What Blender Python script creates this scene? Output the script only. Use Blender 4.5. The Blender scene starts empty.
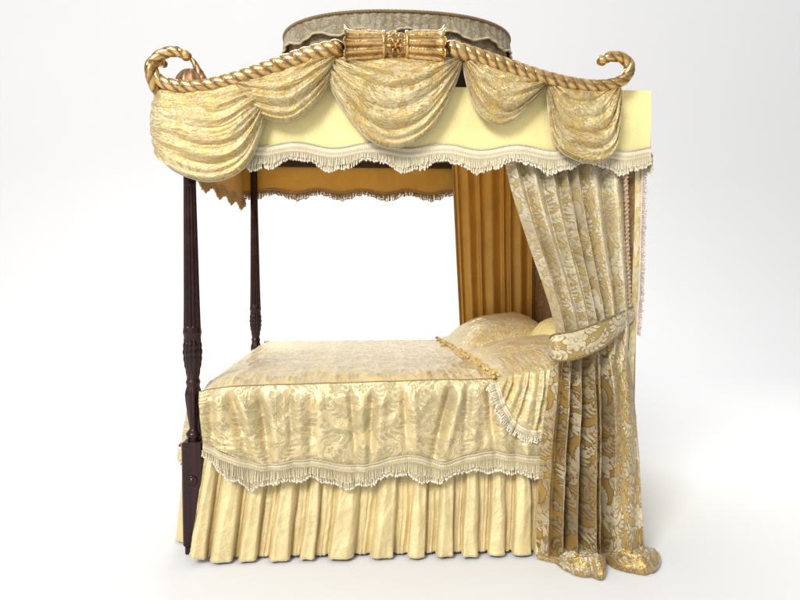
import bpy, math
import numpy as np

rng = np.random.default_rng(7)
SC = bpy.context.scene
COL = SC.collection
PI = math.pi

# ------------------------------------------------------------------ camera
CAM = np.array([0.797, -2.844, 1.324])
YAW, PITCH, FOC = 0.0627, 0.0499, 604.8
FW = np.array([math.sin(YAW)*math.cos(PITCH), math.cos(YAW)*math.cos(PITCH), -math.sin(PITCH)])
RT = np.array([math.cos(YAW), -math.sin(YAW), 0.0])
UP = np.cross(RT, FW)
cam_d = bpy.data.cameras.new("camera")
cam_d.sensor_width = 36.0
cam_d.lens = 36.0*FOC/800.0
cam_d.clip_end = 200.0
cam = bpy.data.objects.new("camera", cam_d)
COL.objects.link(cam)
cam.location = CAM
cam.rotation_euler = (PI/2 - PITCH, 0.0, -YAW)
SC.camera = cam


def at(px, py, Y):
    """world point on the vertical plane y = Y measured from the photograph"""
    d = FW + RT*((px-400.0)/FOC) + UP*((300.0-py)/FOC)
    t = (Y-CAM[1])/d[1]
    return CAM + d*t


def pts(lst, Y):
    return np.array([at(p[0], p[1], p[2] if len(p) > 2 else Y) for p in lst])


# ------------------------------------------------------------------ numeric helpers
_lat = rng.random((256, 256))


def vnoise(x, y):
    x = np.asarray(x, float); y = np.asarray(y, float)
    xi = np.floor(x).astype(int); yi = np.floor(y).astype(int)
    fx = x-xi; fy = y-yi
    fx = fx*fx*(3-2*fx); fy = fy*fy*(3-2*fy)
    a = _lat[xi % 256, yi % 256]; b = _lat[(xi+1) % 256, yi % 256]
    c = _lat[xi % 256, (yi+1) % 256]; d = _lat[(xi+1) % 256, (yi+1) % 256]
    return (a*(1-fx)+b*fx)*(1-fy)+(c*(1-fx)+d*fx)*fy


def fbm(x, y, o=4):
    s = 0; a = 0.5
    for k in range(o):
        s = s+a*vnoise(x*2**k+17.3*k, y*2**k+9.1*k); a *= 0.5
    return s


def ridged(x, y, o=3):
    s = 0; a = 0.6
    for k in range(o):
        s = s+a*(1-np.abs(2*vnoise(x*2**k+31.7*k, y*2**k+5.3*k)-1))**2; a *= 0.45
    return s


def sstep(a, b, x):
    t = np.clip((x-a)/(b-a), 0, 1)
    return t*t*(3-2*t)


def spline(P, n, closed=False):
    """Catmull-Rom through P resampled to n points evenly by arc length"""
    P = np.asarray(P, float)
    Q = np.vstack([2*P[0]-P[1], P, 2*P[-1]-P[-2]])
    out = []
    for i in range(1, len(Q)-2):
        t = np.linspace(0, 1, 40, endpoint=False)[:, None]
        p0, p1, p2, p3 = Q[i-1], Q[i], Q[i+1], Q[i+2]
        out.append(0.5*((2*p1)+(-p0+p2)*t+(2*p0-5*p1+4*p2-p3)*t**2+(-p0+3*p1-3*p2+p3)*t**3))
    out = np.vstack(out+[P[-1:]])
    s = np.r_[0, np.cumsum(np.linalg.norm(np.diff(out, axis=0), axis=1))]
    u = np.linspace(0, s[-1], n)
    return np.stack([np.interp(u, s, out[:, k]) for k in range(out.shape[1])], 1)


def plen(P):
    return np.linalg.norm(np.diff(P, axis=0), axis=1).sum()


# ------------------------------------------------------------------ damask motif as a distance field (metres)
def make_damask(W, H, elems):
    """tile W x H, mirror-symmetric about x=0; positive inside the motif.
    Shapes are laid one over another like appliques, each keeping a fine gap round itself."""
    R = 500.0
    nx, ny = int(W/2*R), int(H*R)
    F = np.full((ny, nx), -0.03)
    GAP = .0030

    def blob(C, r):
        """union of discs along a spine"""
        for oy in (0, -H, H):
            y0 = C[:, 1].min()+oy-.06; y1 = C[:, 1].max()+oy+.06
            x0 = C[:, 0].min()-.06; x1 = C[:, 0].max()+.06
            a, b_ = max(0, int(y0*R)), min(ny, int(y1*R)+1); c, d = max(0, int(x0*R)), min(nx, int(x1*R)+1)
            if a >= b_ or c >= d: continue
            Xs, Ys = np.meshgrid((np.arange(c, d)+.5)/R, (np.arange(a, b_)+.5)/R)
            g = np.full(Xs.shape, -0.03)
            for p, q in zip(C, r): g = np.maximum(g, q-np.hypot(Xs-p[0], Ys-p[1]-oy))
            W_ = F[a:b_, c:d]
            F[a:b_, c:d] = np.where(g > -GAP, g, np.maximum(W_, g))

    def drop(p, ang, L, w, curl=0.0):
        """one lobe: narrow root, full body, pointed tip"""
        t = np.linspace(0, 1, 16)
        an = ang+curl*t*t
        dx = np.cumsum(np.cos(an))*L/16; dy = np.cumsum(np.sin(an))*L/16
        blob(np.c_[p[0]+dx, p[1]+dy], w*np.sin(PI*np.clip(t*.93+.05, 0, 1)**.8)**.8)

    def bez(b, n):
        t = np.linspace(0, 1, n)[:, None]; b = np.array(b)
        return (1-t)**3*b[0]+3*(1-t)**2*t*b[1]+3*(1-t)*t*t*b[2]+t**3*b[3]

    def leaf(b, w, n):
        C = bez(b, 40); T = np.gradient(C, axis=0); A = np.arctan2(T[:, 1], T[:, 0])
        for k in range(n):
            t = .06+.80*k/n; i = int(t*39)
            L = w*(.55+.75*math.sin(PI*min(1, t+.22)))*1.15
            for sg in (1, -1): drop(C[i], A[i]+sg*.95, L, w*.23, -sg*.75)
        i = 33; drop(C[i], A[i], w*.9, w*.2)
        blob(C[:36], np.linspace(.0042, .0018, 36))

    def flower(cx, cy, r, n, rings=2):
        for k in range(rings):
            rk = r*(1-.42*k)
            for q in range(n):
                a = 2*PI*(q+.5*k)/n+PI/2
                drop((cx+.16*rk*math.cos(a), cy+.16*rk*math.sin(a)), a, rk*.84, rk*.30)
        blob(np.array([[cx, cy]]), np.array([r*.15]))

    def stem(b, w):
        blob(bez(b, 60), np.linspace(w, w*.6, 60))

    def curl(cx, cy, r, a0, turns, w):
        t = np.linspace(0, 1, 70); a = a0+turns*2*PI*t; rr_ = r*(1-.85*t)
        blob(np.c_[cx+rr_*np.cos(a), cy+rr_*np.sin(a)], w*(1-.3*t)+.004*np.exp(-((t-1)/.05)**2))

    for e in elems:
        {'l': leaf, 'f': flower, 's': stem, 'c': curl, 'd': drop}[e[0]](*e[1:])
    return dict(W=W, H=H, R=R, F=F, nx=nx, ny=ny)


DAM = make_damask(0.50, 0.70, [
    ('s', [(0, .02), (.06, .09), (.20, .05), (.225, .17)], .004),
    ('s', [(.225, .17), (.24, .29), (.12, .27), (.04, .35)], .004),
    ('s', [(0, .50), (.08, .56), (.20, .50), (.24, .62)], .0035),
    ('c', .205, .265, .034, 0.0, 1.3, .0042), ('c', .055, .60, .030, 2.5, -1.3, .004), ('c', .215, .665, .024, 1.0, 1.2, .0036),
    ('l', [(.01, .04), (.12, -.01), (.23, .04), (.205, .17)], .062, 7),
    ('l', [(.01, .07), (.10, .10), (.15, .18), (.085, .275)], .060, 7),
    ('l', [(.0, .10), (.0, .16), (.0, .22), (.0, .29)], .050, 6),
    ('l', [(.05, .34), (.13, .30), (.22, .33), (.215, .43)], .052, 6),
    ('l', [(.06, .46), (.12, .47), (.19, .48), (.185, .57)], .046, 5),
    ('l', [(.02, .53), (.07, .55), (.11, .60), (.07, .67)], .040, 5),
    ('f', 0, .42, .082, 8, 3), ('f', .155, .615, .045, 6, 2), ('f', .175, .215, .030, 6, 2), ('f', .235, .50, .030, 6, 2),
    ('f', .115, .385, .020, 5, 1), ('f', .0, .615, .030, 6, 2), ('f', .06, .0, .018, 5, 1), ('f', .17, .005, .015, 5, 1),
    ('d', (.245, .35), 1.9, .05, .010), ('d', (.10, .69), .6, .05, .010), ('d', (.03, .33), .7, .045, .009),
])


def damask(u, v, scale=1.0):
    D = DAM
    u = np.asarray(u)/scale; v = np.asarray(v)/scale
    c = np.floor(u/D['W']+.5)
    x = np.abs(u-c*D['W'])
    y = np.mod(v+np.mod(c, 2)*D['H']*0.5, D['H'])
    fx = np.clip(x*D['R']-.5, 0, D['nx']-1.001); fy = np.clip(y*D['R']-.5, 0, D['ny']-1.001)
    xi = fx.astype(int); yi = fy.astype(int); fx = fx-xi; fy = fy-yi
    F = D['F']
    return ((F[yi, xi]*(1-fx)+F[yi, xi+1]*fx)*(1-fy)+(F[yi+1, xi]*(1-fx)+F[yi+1, xi+1]*fx)*fy)*scale


# ------------------------------------------------------------------ mesh building
def make_mesh(name, V, quads=None, tris=None, mat=None, parent=None, attrs=None, smooth=True):
    V = np.asarray(V, np.float32).reshape(-1, 3)
    nq = 0 if quads is None else len(quads); nt = 0 if tris is None else len(tris)
    me = bpy.data.meshes.new(name)
    me.vertices.add(len(V)); me.vertices.foreach_set('co', V.ravel())
    idx = []
    if nq: idx.append(np.asarray(quads, np.int32).ravel())
    if nt: idx.append(np.asarray(tris, np.int32).ravel())
    idx = np.concatenate(idx)
    me.loops.add(len(idx)); me.loops.foreach_set('vertex_index', idx)
    me.polygons.add(nq+nt)
    st = np.concatenate([np.arange(nq)*4, nq*4+np.arange(nt)*3]).astype(np.int32)
    me.polygons.foreach_set('loop_start', st)
    me.update(calc_edges=True); me.validate()
    me.polygons.foreach_set('use_smooth', np.full(len(me.polygons), smooth))
    for k, a in (attrs or {}).items():
        a = np.asarray(a, np.float32)
        if a.ndim == 2 and a.shape[1] == 3:
            at_ = me.attributes.new(k, 'FLOAT_VECTOR', 'POINT'); at_.data.foreach_set('vector', a.ravel())
        else:
            at_ = me.attributes.new(k, 'FLOAT', 'POINT'); at_.data.foreach_set('value', a.ravel())
    if mat: me.materials.append(mat)
    o = bpy.data.objects.new(name, me)
    COL.objects.link(o)
    if parent: o.parent = parent
    return o


def gq(nv, nu, wrap=False):
    i = np.arange(nv-1)[:, None]; j = np.arange(nu if wrap else nu-1)[None, :]
    j2 = (j+1) % nu
    return np.stack([i*nu+j, i*nu+j2, (i+1)*nu+j2, (i+1)*nu+j], -1).reshape(-1, 4)


def cloth(name, P, mat, parent=None, fu=None, fv=None, scale=None, extra=None, flip=False):
    nv, nu = P.shape[:2]
    attrs = {}
    if fu is None:
        du = np.linalg.norm(np.diff(P, axis=1), axis=2); fu = np.c_[np.zeros(nv), np.cumsum(du, 1)]
        dv = np.linalg.norm(np.diff(P, axis=0), axis=2); fv = np.r_[np.zeros((1, nu)), np.cumsum(dv, 0)]
    attrs['weave'] = np.stack([fu, fv, np.zeros_like(fu)], -1).reshape(-1, 3)
    if scale: attrs['motif'] = damask(fu, fv, scale)
    if extra: attrs.update(extra)
    q = gq(nv, nu)
    if flip: q = q[:, ::-1]
    return make_mesh(name, P, q, mat=mat, parent=parent, attrs=attrs)


class Bag:
    """several closed shapes gathered into one mesh"""
    def __init__(s): s.V = []; s.Q = []; s.T = []; s.n = 0; s.g = []
    def add(s, V, Q=None, T=None, g=None):
        V = np.asarray(V, float).reshape(-1, 3)
        if Q is not None and len(Q): s.Q.append(np.asarray(Q)+s.n)
        if T is not None and len(T): s.T.append(np.asarray(T)+s.n)
        s.V.append(V); s.n += len(V); s.g.append(np.zeros(len(V)) if g is None else np.asarray(g).ravel())
    def grid(s, P, wrap=False, g=None): s.add(P, gq(P.shape[0], P.shape[1], wrap), g=g)
    def box(s, lo, hi, bev=0.004):
        lo = np.array(lo, float); hi = np.array(hi, float); b = bev
        # chamfered box: three nested slabs of vertices
        c = (lo+hi)/2; h = (hi-lo)/2
        vs = []; 
        for ax in range(3):
            for sg in (-1, 1):
                a, e = [k for k in range(3) if k != ax]
                for (p, q) in ((-1, -1), (1, -1), (1, 1), (-1, 1)):
                    v = np.zeros(3); v[ax] = sg*h[ax]; v[a] = p*(h[a]-b); v[e] = q*(h[e]-b); vs.append(c+v)
        import bmesh
        bm = bmesh.new()
        for v in vs: bm.verts.new(v)
        r = bmesh.ops.convex_hull(bm, input=bm.verts)
        bm.verts.ensure_lookup_table(); bm.verts.index_update()
        V = [v.co[:] for v in bm.verts]; T = []
        for f in bm.faces:
            ix = [v.index for v in f.verts]
            for k in range(1, len(ix)-1): T.append((ix[0], ix[k], ix[k+1]))
        bm.free(); s.add(V, None, T)
    def build(s, name, mat, parent=None, smooth=True, attr='groove'):
        return make_mesh(name, np.vstack(s.V), np.vstack(s.Q) if s.Q else None, np.vstack(s.T) if s.T else None, mat, parent, {attr: np.concatenate(s.g)}, smooth)


def frames(P):
    T = np.gradient(P, axis=0); T /= np.linalg.norm(T, axis=1)[:, None]+1e-12
    return T


def tube(P, r, nth=10, ref=(0, 1, 0), twist=0, strands=0, depth=0.0, cap=True, phase=0.0):
    """returns grid (n,nth,3) and groove values for a tube along P; strands+twist give a rope"""
    n = len(P); T = frames(P)
    ref = np.asarray(ref, float)
    A = np.cross(T, ref); A /= np.linalg.norm(A, axis=1)[:, None]+1e-9
    B = np.cross(T, A)
    th = np.linspace(0, 2*PI, nth, endpoint=False)
    r = np.broadcast_to(np.asarray(r, float), (n,)).copy()
    if cap:
        s = np.r_[0, np.cumsum(np.linalg.norm(np.diff(P, axis=0), axis=1))]
        e = np.minimum(s, s[-1]-s)/np.maximum(r, 1e-6)
        r = r*np.sqrt(np.clip(1-(1-np.clip(e, 0, 1))**2, 0.0001, 1))
    s = np.r_[0, np.cumsum(np.linalg.norm(np.diff(P, axis=0), axis=1))]
    g = np.zeros((n, nth))
    rr = r[:, None]*np.ones((1, nth))
    if strands:
        ph = strands*th[None, :]/2-PI*s[:, None]/twist+phase
        k = np.abs(np.sin(ph))
        rr = rr*(1-depth+depth*k**0.6)
        g = np.clip(1-k*1.15, 0, 1)
    G = P[:, None, :]+rr[..., None]*(np.cos(th)[None, :, None]*A[:, None, :]+np.sin(th)[None, :, None]*B[:, None, :])
    return G, g


def thing(name, label, cat, loc=(0, 0, 0), group=None):
    o = bpy.data.objects.new(name, None); COL.objects.link(o)
    o.location = loc; o.empty_display_size = 0.1
    tag(o, label, cat, group)
    return o


def tag(o, label, cat, group=None):
    o['label'] = label; o['category'] = cat
    if group: o['group'] = group
    return o


def structure(o):
    o['kind'] = 'structure'; return o


# ------------------------------------------------------------------ materials
def mat_new(name):
    m = bpy.data.materials.new(name); m.use_nodes = True
    nt = m.node_tree; nt.nodes.clear()
    out = nt.nodes.new('ShaderNodeOutputMaterial'); b = nt.nodes.new('ShaderNodeBsdfPrincipled')
    nt.links.new(b.outputs[0], out.inputs[0])
    return m, nt, b


def N(nt, t, **kw):
    n = nt.nodes.new(t)
    for k, v in kw.items(): setattr(n, k, v)
    return n


def mixc(nt, fac, a, b, mode='MIX'):
    n = N(nt, 'ShaderNodeMix', data_type='RGBA', blend_type=mode)
    for i, v in ((0, fac), (6, a), (7, b)):
        if isinstance(v, bpy.types.NodeSocket): nt.links.new(v, n.inputs[i])
        else: n.inputs[i].default_value = v if i == 0 else (*v, 1)
    return n.outputs[2]


def math_(nt, op, a, b=0.0, c=None, clamp=False):
    n = N(nt, 'ShaderNodeMath', operation=op, use_clamp=clamp)
    for i, v in enumerate((a, b) if c is None else (a, b, c)):
        if isinstance(v, bpy.types.NodeSocket): nt.links.new(v, n.inputs[i])
        else: n.inputs[i].default_value = v
    return n.outputs[0]


def maprange(nt, v, a, b, c=0.0, d=1.0):
    n = N(nt, 'ShaderNodeMapRange', interpolation_type='SMOOTHSTEP')
    nt.links.new(v, n.inputs[0])
    for i, x in enumerate((a, b, c, d)): n.inputs[i+1].default_value = x
    return n.outputs[0]


def noise(nt, vec, scale, detail=3.0, dist=0.0, rough=.5):
    n = N(nt, 'ShaderNodeTexNoise'); n.inputs['Scale'].default_value = scale
    n.inputs['Detail'].default_value = detail; n.inputs['Distortion'].default_value = dist
    n.inputs['Roughness'].default_value = rough
    nt.links.new(vec, n.inputs['Vector']); return n.outputs[0]


def mapping(nt, vec, s):
    n = N(nt, 'ShaderNodeMapping'); nt.links.new(vec, n.inputs[0]); n.inputs['Scale'].default_value = s
    return n.outputs[0]


def silk(name, ground, motif=None, outline=None, rough=(.38, .5), metal=.15, bump=.5, crease=.5, shade=None, mot_amt=1.0, cr_scale=14.0, cr_stretch=(1, 1, 1), sheen=.15, fade=None):
    m, nt, b = mat_new(name)
    at_ = N(nt, 'ShaderNodeAttribute', attribute_name='weave').outputs['Vector']
    big = noise(nt, at_, 5.0, 3.0)
    col = mixc(nt, maprange(nt, big, .35, .7), ground, tuple(c*.86 for c in ground))
    # fine silk threads
    th = noise(nt, mapping(nt, at_, (60, 900, 1)), 1.0, 2.0)
    th2 = noise(nt, mapping(nt, at_, (900, 50, 1)), 1.0, 2.0)
    cr = noise(nt, mapping(nt, at_, cr_stretch), cr_scale, 4.0, 1.2, .55)
    cr2 = noise(nt, mapping(nt, at_, cr_stretch), cr_scale*2.7, 5.0, 1.6, .6)
    rg = None
    hgt = math_(nt, 'MULTIPLY', math_(nt, 'ABSOLUTE', math_(nt, 'SUBTRACT', cr, .5)), .030*crease)
    hgt = math_(nt, 'ADD', hgt, math_(nt, 'MULTIPLY', math_(nt, 'ABSOLUTE', math_(nt, 'SUBTRACT', cr2, .5)), .022*crease))
    hgt = math_(nt, 'ADD', hgt, math_(nt, 'MULTIPLY', th, .0007*bump))
    if motif:
        f = N(nt, 'ShaderNodeAttribute', attribute_name='motif').outputs['Fac']
        wob = math_(nt, 'MULTIPLY', math_(nt, 'SUBTRACT', noise(nt, at_, 160, 2.0), .5), .004)
        f = math_(nt, 'ADD', f, wob)
        fill = math_(nt, 'MULTIPLY', maprange(nt, f, -.0008, .0012), mot_amt)
        if fade: fill = math_(nt, 'MULTIPLY', fill, maprange(nt, noise(nt, at_, 3.3, 2.0), fade[0], fade[1], fade[2], 1.0))  # patchy satin reflection put into the motif's colour
        mc = mixc(nt, maprange(nt, noise(nt, at_, 24.0, 3.0), .4, .7), motif, tuple(c*.8 for c in motif))
        if outline:
            ol = maprange(nt, f, -.006, -.0015)
            col = mixc(nt, math_(nt, 'MULTIPLY', ol, .85), col, outline)
        col = mixc(nt, fill, col, mc)
        rr = N(nt, 'ShaderNodeMapRange'); nt.links.new(fill, rr.inputs[0])
        rr.inputs[3].default_value = rough[0]; rr.inputs[4].default_value = rough[1]
        nt.links.new(rr.outputs[0], b.inputs['Roughness'])
        hgt = math_(nt, 'ADD', hgt, math_(nt, 'MULTIPLY', fill, .0009*bump))
        mm = math_(nt, 'MULTIPLY', math_(nt, 'SUBTRACT', 1.0, fill), metal)
        nt.links.new(math_(nt, 'ADD', mm, metal*.3), b.inputs['Metallic'])
    else:
        b.inputs['Roughness'].default_value = rough[0]; b.inputs['Metallic'].default_value = metal
    col = mixc(nt, maprange(nt, th2, .3, .75), col, mixc(nt, .16, col, (.02, .012, .004)))
    nt.links.new(col, b.inputs['Base Color'])
    b.inputs['Sheen Weight'].default_value = sheen; b.inputs['Sheen Roughness'].default_value = .4
    b.inputs['Specular IOR Level'].default_value = .5
    bp = N(nt, 'ShaderNodeBump'); bp.inputs['Strength'].default_value = 1.0; bp.inputs['Distance'].default_value = 1.0
    nt.links.new(hgt, bp.inputs['Height']); nt.links.new(bp.outputs[0], b.inputs['Normal'])
    return m


def thread(name, c1, c2, rough=.7, scale=220.0):
    m, nt, b = mat_new(name)
    tc = N(nt, 'ShaderNodeTexCoord').outputs['Object']
    f = maprange(nt, noise(nt, tc, scale, 2.0), .35, .65)
    f2 = maprange(nt, noise(nt, tc, 9.0, 3.0), .35, .7)
    col = mixc(nt, f, c1, c2)
    col = mixc(nt, math_(nt, 'MULTIPLY', f2, .35), col, tuple(x*.6 for x in c2))
    g = N(nt, 'ShaderNodeAttribute', attribute_name='groove').outputs['Fac']
    col = mixc(nt, math_(nt, 'MULTIPLY', g, .7), col, tuple(x*.3 for x in c2))  # shade between strands and ribs painted into the thread colour
    nt.links.new(col, b.inputs['Base Color']); b.inputs['Roughness'].default_value = rough
    b.inputs['Sheen Weight'].default_value = .2
    bp = N(nt, 'ShaderNodeBump'); bp.inputs['Strength'].default_value = .6; bp.inputs['Distance'].default_value = .002
    nt.links.new(noise(nt, tc, 500, 2.0), bp.inputs['Height']); nt.links.new(bp.outputs[0], b.inputs['Normal'])
    return m


def gold(name, c1, c2, dark, rough=.3):
    m, nt, b = mat_new(name)
    tc = N(nt, 'ShaderNodeTexCoord').outputs['Object']
    n1 = noise(nt, tc, 14.0, 5.0)
    col = mixc(nt, maprange(nt, n1, .35, .7), c1, c2)
    wear = maprange(nt, noise(nt, tc, 42.0, 6.0, 1.0), .53, .70)
    col = mixc(nt, math_(nt, 'MULTIPLY', wear, .5), col, dark)
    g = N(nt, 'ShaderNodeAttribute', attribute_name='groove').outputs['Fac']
    col = mixc(nt, math_(nt, 'MULTIPLY', g, .9), col, dark)  # crevice shade painted into the gilding along the grooves
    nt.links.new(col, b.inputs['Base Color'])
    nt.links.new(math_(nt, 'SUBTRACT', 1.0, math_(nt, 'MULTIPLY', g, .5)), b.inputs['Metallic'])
    nt.links.new(maprange(nt, noise(nt, tc, 35.0, 4.0), .3, .7, rough-.08, rough+.16), b.inputs['Roughness'])
    bp = N(nt, 'ShaderNodeBump'); bp.inputs['Strength'].default_value = .35; bp.inputs['Distance'].default_value = .004
    nt.links.new(noise(nt, tc, 110, 4.0), bp.inputs['Height']); nt.links.new(bp.outputs[0], b.inputs['Normal'])
    return m


def wood(name, c1, c2, rough=.28):
    m, nt, b = mat_new(name)
    tc = N(nt, 'ShaderNodeTexCoord').outputs['Object']
    f = maprange(nt, noise(nt, mapping(nt, tc, (40, 40, 2.2)), 1.0, 5.0, 1.0), .3, .7)
    col = mixc(nt, f, c1, c2)
    g = N(nt, 'ShaderNodeAttribute', attribute_name='groove').outputs['Fac']
    col = mixc(nt, math_(nt, 'MULTIPLY', g, .8), col, (.006, .003, .002))  # shade in flutes and carving painted into the wood colour
    nt.links.new(col, b.inputs['Base Color'])
    nt.links.new(maprange(nt, noise(nt, tc, 20, 3.0), .3, .7, rough-.06, rough+.14), b.inputs['Roughness'])
    b.inputs['Specular IOR Level'].default_value = .32; b.inputs['Coat Weight'].default_value = .06; b.inputs['Coat Roughness'].default_value = .2
    return m


def plain(name, c, rough=.9):
    m, nt, b = mat_new(name)
    tc = N(nt, 'ShaderNodeTexCoord').outputs['Object']
    col = mixc(nt, maprange(nt, noise(nt, tc, .7, 3.0), .3, .7), c, tuple(x*.992 for x in c))
    nt.links.new(col, b.inputs['Base Color']); b.inputs['Roughness'].default_value = rough
    b.inputs['Specular IOR Level'].default_value = 0.1
    return m


M = dict(
    swag=silk('swag_silk', (.68, .50, .19), (.71, .59, .33), (.48, .35, .14), rough=(.26, .34), metal=.36, crease=.16, bump=1.0, cr_scale=8, cr_stretch=(.6, 1.6, 1), fade=(.36, .6, .35)),
    valance=silk('valance_silk', (.93, .79, .35), rough=(.5, .5), metal=.0, crease=.10, cr_scale=6, cr_stretch=(1.5, .5, 1)),
    lining=silk('lining_silk', (.82, .49, .10), rough=(.36, .5), metal=.25, crease=.10, cr_scale=6, cr_stretch=(1.6, .4, 1)),  # lining gold, browned further with the shade inside the canopy
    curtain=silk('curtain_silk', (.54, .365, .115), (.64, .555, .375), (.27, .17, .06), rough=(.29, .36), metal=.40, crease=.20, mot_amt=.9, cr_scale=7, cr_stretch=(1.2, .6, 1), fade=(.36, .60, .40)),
    curtop=silk('curtain_lit_silk', (.62, .49, .24), (.68, .61, .45), (.42, .32, .15), rough=(.34, .40), metal=.25, crease=.18, mot_amt=.9, cr_scale=7, cr_stretch=(1.2, .6, 1), fade=(.36, .60, .40)),  # paler copy of the curtain silk; light on the upper drop painted in
    tie=silk('tie_silk', (.50, .35, .12), (.68, .58, .36), (.32, .20, .07), rough=(.36, .45), metal=.25, crease=.1),
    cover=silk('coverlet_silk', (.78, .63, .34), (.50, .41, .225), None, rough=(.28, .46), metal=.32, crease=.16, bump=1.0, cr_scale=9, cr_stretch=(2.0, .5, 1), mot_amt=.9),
    top=silk('coverlet_lit_silk', (.86, .71, .37), (.70, .57, .30), None, rough=(.22, .30), metal=.15, crease=.10, mot_amt=.8, cr_scale=10, cr_stretch=(.8, 1.5, 1), sheen=.1),  # lighter copy of the coverlet silk; brightness of the top put into colour
    skirt=silk('skirt_silk', (.77, .62, .31), rough=(.33, .33), metal=.2, crease=.20, bump=1.5, cr_scale=11, cr_stretch=(1, .8, 1)),
    pillow=silk('pillow_silk', (.88, .71, .35), (.84, .74, .48), (.64, .50, .22), rough=(.28, .38), metal=.15, crease=.18, cr_scale=9, fade=(.36, .6, .5)),
    crown=silk('crown_silk', (.29, .235, .13), (.38, .33, .225), (.21, .165, .09), rough=(.5, .6), metal=.05, crease=.35),
    ftop=thread('fringe_cream', (.86, .77, .56), (.74, .63, .40)),
    fcov=thread('fringe_straw', (.80, .70, .46), (.64, .53, .30)),
    bead=thread('fringe_bead', (.93, .89, .78), (.86, .79, .62)),
    fdark=thread('fringe_shaded', (.62, .42, .17), (.42, .26, .08)),  # darker copy of the valance fringe, canopy shade in its colour
    pink=thread('fringe_rose', (.84, .73, .64), (.72, .59, .48)),
    ruche=thread('trim_bronze', (.58, .42, .27), (.40, .26, .14)),
    cord=thread('cord_bronze', (.30, .20, .08), (.20, .13, .05)),
    braid=thread('braid_straw', (.70, .62, .45), (.54, .46, .30)),
    bronze=thread('cord_gold', (.46, .34, .15), (.34, .24, .10)),
    tuft=thread('tuft_gold', (.85, .64, .24), (.72, .50, .15)),
    gold=gold('gilding', (.76, .51, .22), (.56, .34, .12), (.09, .04, .012), .22),
    goldd=gold('dark_gilding', (.45, .27, .12), (.28, .16, .08), (.07, .035, .02), .45),  # browner, darker copy of the gilding
    wood=wood('mahogany', (.014, .004, .0045), (.036, .008, .008), .24),
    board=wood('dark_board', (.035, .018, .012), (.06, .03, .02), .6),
    matt=plain('ticking', (.7, .66, .55)),
    white=plain('studio_white', (.725, .725, .73)),
)

# ------------------------------------------------------------------ setting
b = Bag()
b.grid(np.stack(np.meshgrid(np.linspace(-44, 46, 4), np.linspace(-24, 4.2, 4)), -1).reshape(4, 4, 2)[..., [0, 1, 1]]*np.array([1, 1, 0]))
structure(b.build('floor', M['white']))
a = np.linspace(0, PI/2, 40)
prof = np.r_[np.c_[4.2+3*np.sin(a), 3-3*np.cos(a)], [[7.2, 6], [7.2, 12]]]
P = np.array([[(x, y, z) for x in np.linspace(-44, 46, 3)] for y, z in prof])
b = Bag(); b.grid(P); structure(b.build('backdrop', M['white']))

# ------------------------------------------------------------------ the bed: posts, rails, tester, cornice, crown
LX, WY = 2.1, 1.70
ZT = at(600, 90, -.06)[2]          # top of the valance
ZV = at(600, 150, -.06)[2]         # where the valance fringe begins
bed = thing('four_poster_bed', 'dark mahogany four poster bed with gilded rope cornice over gold silk hangings', 'bed')


def lathe(prof, nth=48, flute=None, c=(0, 0)):
    """prof: list of (r, z); flute(z)-> (count, depth)"""
    prof = np.array(prof, float)
    z = prof[:, 1]; th = np.linspace(0, 2*PI, nth, endpoint=False)
    R = prof[:, 0][:, None]*np.ones((1, nth)); G = np.zeros_like(R)
    if flute is not None:
        for i, zz in enumerate(z):
            n, d, kind = flute(zz)
            if n:
                if kind == 'flute': k = np.clip(np.abs(np.cos(n*th/2))*1.4, 0, 1)
                else:
                    sh = (math.floor(zz/.032) % 2)*PI/n
                    k = np.abs(np.cos(n*th/2+sh))*(.55+.45*abs(math.sin(PI*zz/.032)))
                R[i] *= 1-d*(1-k); G[i] = (1-k)*.9
    return np.stack([c[0]+R*np.cos(th), c[1]+R*np.sin(th), z[:, None]*np.ones((1, nth))], -1), G


def zpx(y): return at(190, y, 0)[2]


zt = ZT-.01
ctrl = [(.024, zt), (.028, zpx(190)), (.031, zpx(230)), (.036, zpx(300)), (.039, zpx(328)), (.042, zpx(331)), (.042, zpx(334)), (.037, zpx(336)),
        (.043, zpx(343)), (.0455, zpx(352)), (.042, zpx(362)), (.031, zpx(374)), (.026, zpx(379)), (.033, zpx(380.5)), (.034, zpx(383)), (.027, zpx(385)),
        (.034, zpx(389)), (.039, zpx(394)), (.036, zpx(402)), (.027, zpx(418)), (.019, zpx(428)), (.022, zpx(430)), (.036, zpx(432)), (.037, zpx(435)), (.030, zpx(437)), (.030, zpx(441))]
ctrl = np.array(ctrl)
zz = np.linspace(ctrl[0, 1], ctrl[-1, 1], 420)
rr = np.interp(-zz, -ctrl[:, 1], ctrl[:, 0])
rr = np.convolve(np.r_[rr[:2], rr, rr[-2:]], np.ones(5)/5, 'valid')
zA, zB, zC, zD = zpx(186), zpx(327), zpx(338), zpx(372)
zE, zF = zpx(388), zpx(426)


def fl(z):
    if zB < z < zA: return 12, .20, 'flute'
    if zD < z < zC: return 12, .16, 'leaf'
    if zF < z < zE: return 10, .08, 'flute'
    return 0, 0, ''


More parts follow.
